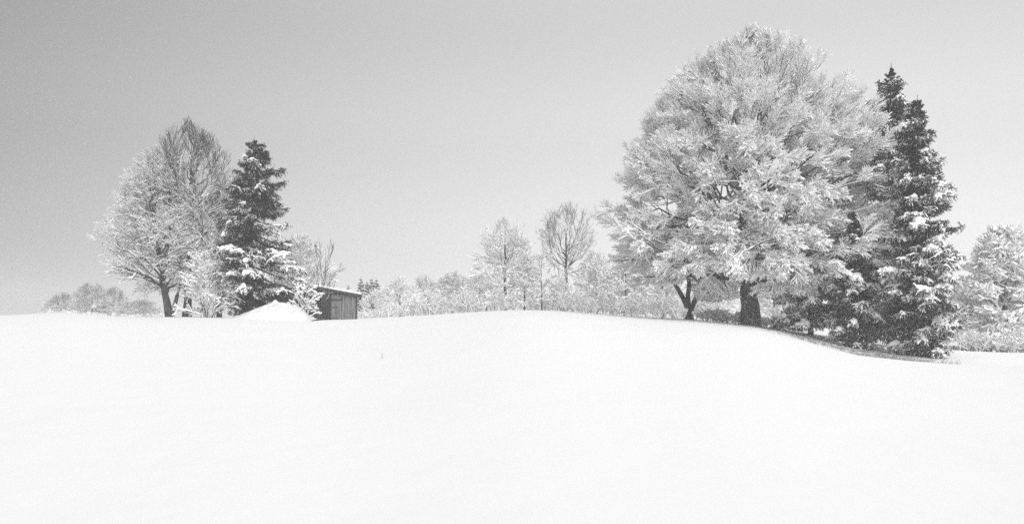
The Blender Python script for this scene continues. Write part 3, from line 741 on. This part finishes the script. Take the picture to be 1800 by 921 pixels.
# far little spruces by the shed
sp = spruce('far_spruce', 'grey far spruce, leftmost of the far spruces above the shed roof corner', 634, 150,
            [(488, 633, 635), (505, 626, 642), (530, 620, 648), (550, 616, 652)], 61, trunk_r=.15, load=.4, load_top=.2, nb=6, step=.45, per=8, nsh=4, tri=5, cat='spruce tree', group='far spruces behind the shed', droop=.2)
def far_spruce(cx, d, ytop, rz, w, label):
    X = dpx(cx, d); z = gz(X, d); h = (zpx(ytop, d) - z) / (zpx(488, 150) - sp.location.z)
    copy_tree(sp, (X, d, z), rz, (h * w, h * w, h), label, 'far spruces behind the shed', 'far_spruce')
far_spruce(653, 152, 489, 1.5, 1.0, 'grey far spruce in the middle of the far spruces above the shed roof corner')
far_spruce(662, 154, 490, 3.0, 1.1, 'grey far spruce, rightmost of the far spruces beside the pale trees')
far_spruce(645, 156, 494, 4.2, .9, 'small grey far spruce tip between the left and middle far spruces')
far_spruce(612, 160, 500, 5.2, .7, 'tiny far spruce tip peeking over the shed roof')

# ---- thicket of undergrowth along the crest (uncountable): one object
def thicket():
    rng = np.random.default_rng(71)
    tw = MB(); sn = MB()
    cl = []
    for px, d, n, h, s in ([(p, rng.uniform(76, 88), 9, rng.uniform(.7, 2.2), 1.3) for p in np.arange(1010, 1300, 9)] +
                        [(p, rng.uniform(82, 110), 9, rng.uniform(.7, 2.4), 1.4) for p in np.arange(640, 1010, 9)] +
                        [(p, rng.uniform(63, 66), 3, rng.uniform(.3, .8), 1.1) for p in np.arange(1235, 1400, 10)] +
                        [(p, rng.uniform(150, 165), 18, rng.uniform(.8, 1.8), 1.5) for p in np.arange(90, 290, 12)] +
                        [(p, rng.uniform(70, 76), 18, rng.uniform(.8, 1.8), 1.3) for p in np.arange(1660, 1830, 9)]):
        X = dpx(px + rng.normal(0, 4), d); az = rng.random(n) * 6.28; hh = h * rng.uniform(.5, 1.1, n); sp_ = rng.uniform(.1, .7, n) * hh
        bx = X + rng.normal(0, .5, n); by = d + rng.normal(0, .5, n); bz = ground(bx, by) - .1
        P0 = np.stack([bx, by, bz], -1); P2 = P0 + np.stack([np.cos(az) * sp_, np.sin(az) * sp_, hh], -1); P1 = (P0 + P2) / 2 + np.array([0, 0, .2]) * hh[:, None]
        cl.append(bez(P0, P1, P2, 6))
    P = np.concatenate(cl); R = np.full(P.shape[:2], .012) * np.linspace(1.3, .5, 6)[None]
    C, CR = grow(P, R, 6, .2, 1, .7, 0, rng, K=3, planar=.8, up=.03, wob=.12, ratio=.8, rcap=.01, Labs=.75)
    D, DR = grow(C, CR, 3, .1, 1, .7, 0, rng, K=2, planar=.8, up=.02, wob=.12, ratio=.9, rcap=.009, Labs=.4)
    CR = np.maximum(CR, .006); DR = np.maximum(DR, .006)
    for A, B_ in ((P, R), (C, CR), (D, DR)):
        tubes(tw, A, B_, 3); snow_on(sn, A, B_, np.full(len(A), 1.5), rng, .026, .036)
    root = empty('thicket', (0, 80, 0), 'snow-covered tangle of undergrowth along the field edge under the trees', 'undergrowth')
    root['kind'] = 'stuff'
    a = tw.build('twigs', M_TWIG, root, origin=(0, 80, 0)); b = sn.build('snow_cover', M_SNOW, root, origin=(0, 80, 0))
    a['kind'] = b['kind'] = 'stuff'
thicket()

# ---- dead grass and fallen twigs poking through under the trees
def litter():
    rng = np.random.default_rng(81); mb = MB()
    P = []
    for (px, d, rx, ry, n, h) in ((1335, 58.5, 3.6, 1.8, 500, .30), (1270, 60, 3.5, 1.5, 160, .22), (1440, 52.5, 3.4, 2.8, 500, .2), (1530, 49.5, 3.4, 3, 600, .2), (1612, 47.5, 2.0, 2.6, 600, .22), (1400, 56.5, 2.6, 2, 700, .25)):
        a = rng.random(n) * 6.28; r = np.sqrt(rng.random(n)); x = dpx(px, d) + rx * r * np.cos(a); y = d + ry * r * np.sin(a)
        kp = (np.sin(x * 2.3 + 2 * np.sin(y * 1.1)) * np.sin(y * 1.9 + x) + rng.normal(0, .35, n)) > .25; x = x[kp]; y = y[kp]; n = len(x)
        z = ground(x, y) - .02; hh = h * rng.gamma(2, .3, n); b = rng.normal(0, .6, (n, 2)) * hh[:, None]
        p0 = np.stack([x, y, z], -1); p2 = p0 + np.stack([b[:, 0], b[:, 1], hh], -1); p1 = p0 + np.stack([b[:, 0] * .2, b[:, 1] * .2, hh * .8], -1)
        P.append(bez(p0, p1, p2, 3))
    P = np.concatenate(P); tubes(mb, P, np.full(P.shape[:2], .008) * np.array([1.2, 1, .4])[None], 3)
    o = mb.build('dead_grass', M_GRASS, None, origin=(0, 50, 0)); o.location = (0, 50, 0)
    tag(o, 'dead grass and twigs poking through thin snow under beech and spruces', 'grass', kind='stuff')
litter()

def stalk():
    # solve the depth where the ground is seen at photo row 628
    ds = np.linspace(8, 60, 2000); x = dpx(671, ds); py = HY - (ground(x, ds) - ZC) / ds * F
    d = ds[np.argmin(np.abs(py - 630))]; X = dpx(671, d); z = gz(X, d)
    h = 9 / F * d
    rng = np.random.default_rng(4)
    root = empty('dry_stalk', (X, d, z), 'tiny dry plant stalk poking out of the open snow field', 'plant stalk')
    mb = MB(); P = np.array([[[0, 0, -.05], [.01, 0, h * .45], [.06 * h, 0, h]]]); tubes(mb, P, np.array([[.012, .010, .006]]) * h / .25, 6); mb.build('stem', M_GRASS, root)
    C, CR = grow(P, np.full((1, 3), .01), 7, .1, 1, .6, 0, rng, K=3, up=-.2, Labs=h * .28)
    mb = MB(); V = []
    for c in C:
        dx = (c[-1] - c[0]); w = np.array([0.022 * h / .25, 0, 0]); V += [c[0], c[1] + w, c[2], c[1] - w]
    mb.add(np.array(V), np.arange(len(V)).reshape(-1, 4)); mb.build('leaves', M_GRASS, root, smooth=False)
stalk()

# ---- falling snow: separate flakes through the air
def flakes():
    rng = np.random.default_rng(91); n = 34000
    d = 24 + 38 * rng.random(n) ** .7
    x = d * rng.uniform(-.66, .66, n)
    nr = n * 4 // 8      # the shower is thickest over the right-hand slope
    d[:nr] = 34 + 15 * rng.random(nr); x[:nr] = d[:nr] * (.24 + .29 * rng.random(nr))
    g = ground(x, d); z = g + rng.random(n) * np.minimum(d * .42, 20); z[:nr] = g[:nr] + 11 * rng.random(nr) ** 1.5
    r = rng.uniform(.004, .0085, n); r[:nr] *= 1.05
    o = np.array([[1, 0, 0], [-1, 0, 0], [0, 1, 0], [0, -1, 0], [0, 0, 1.25], [0, 0, -1.25]])
    V = np.stack([x, d, z], -1)[:, None] + o[None] * r[:, None, None] * rng.uniform(.7, 1.3, (n, 6, 1))
    f = np.array([[0, 2, 4], [2, 1, 4], [1, 3, 4], [3, 0, 4], [2, 0, 5], [1, 2, 5], [3, 1, 5], [0, 3, 5]])
    mb = MB(); mb.add(V, (np.arange(n)[:, None, None] * 6 + f[None]).reshape(-1, 3))
    ob = mb.build('falling_snow', M_FLAKE, None, origin=(0, 30, 5)); ob.location = (0, 30, 5)
    tag(ob, 'light snow flakes drifting down in front of the trees', 'falling snow', kind='stuff')
flakes()

# ---- haze
def haze():
    gv = ground(*np.meshgrid(np.linspace(-430, 430, 60), np.linspace(-70, 460, 60)))
    zlo = float(gv.min()) - 1.5
    mb = MB(); box(mb, -440, 440, -80, 480, zlo, 26.0)
    m = bpy.data.materials.new('haze_air'); m.use_nodes = True; t = m.node_tree; t.nodes.clear()
    pv = N(t, 'ShaderNodeVolumePrincipled'); pv.inputs['Color'].default_value = (1, 1, 1, 1); pv.inputs['Density'].default_value = HAZE
    pv.inputs['Anisotropy'].default_value = .0
    ou = N(t, 'ShaderNodeOutputMaterial'); t.links.new(pv.outputs[0], ou.inputs['Volume'])
    o = mb.build('haze', m, None, smooth=False)
    tag(o, 'thin winter haze filling the air over the field', 'haze', kind='stuff')
HAZE = 0.0013
haze()
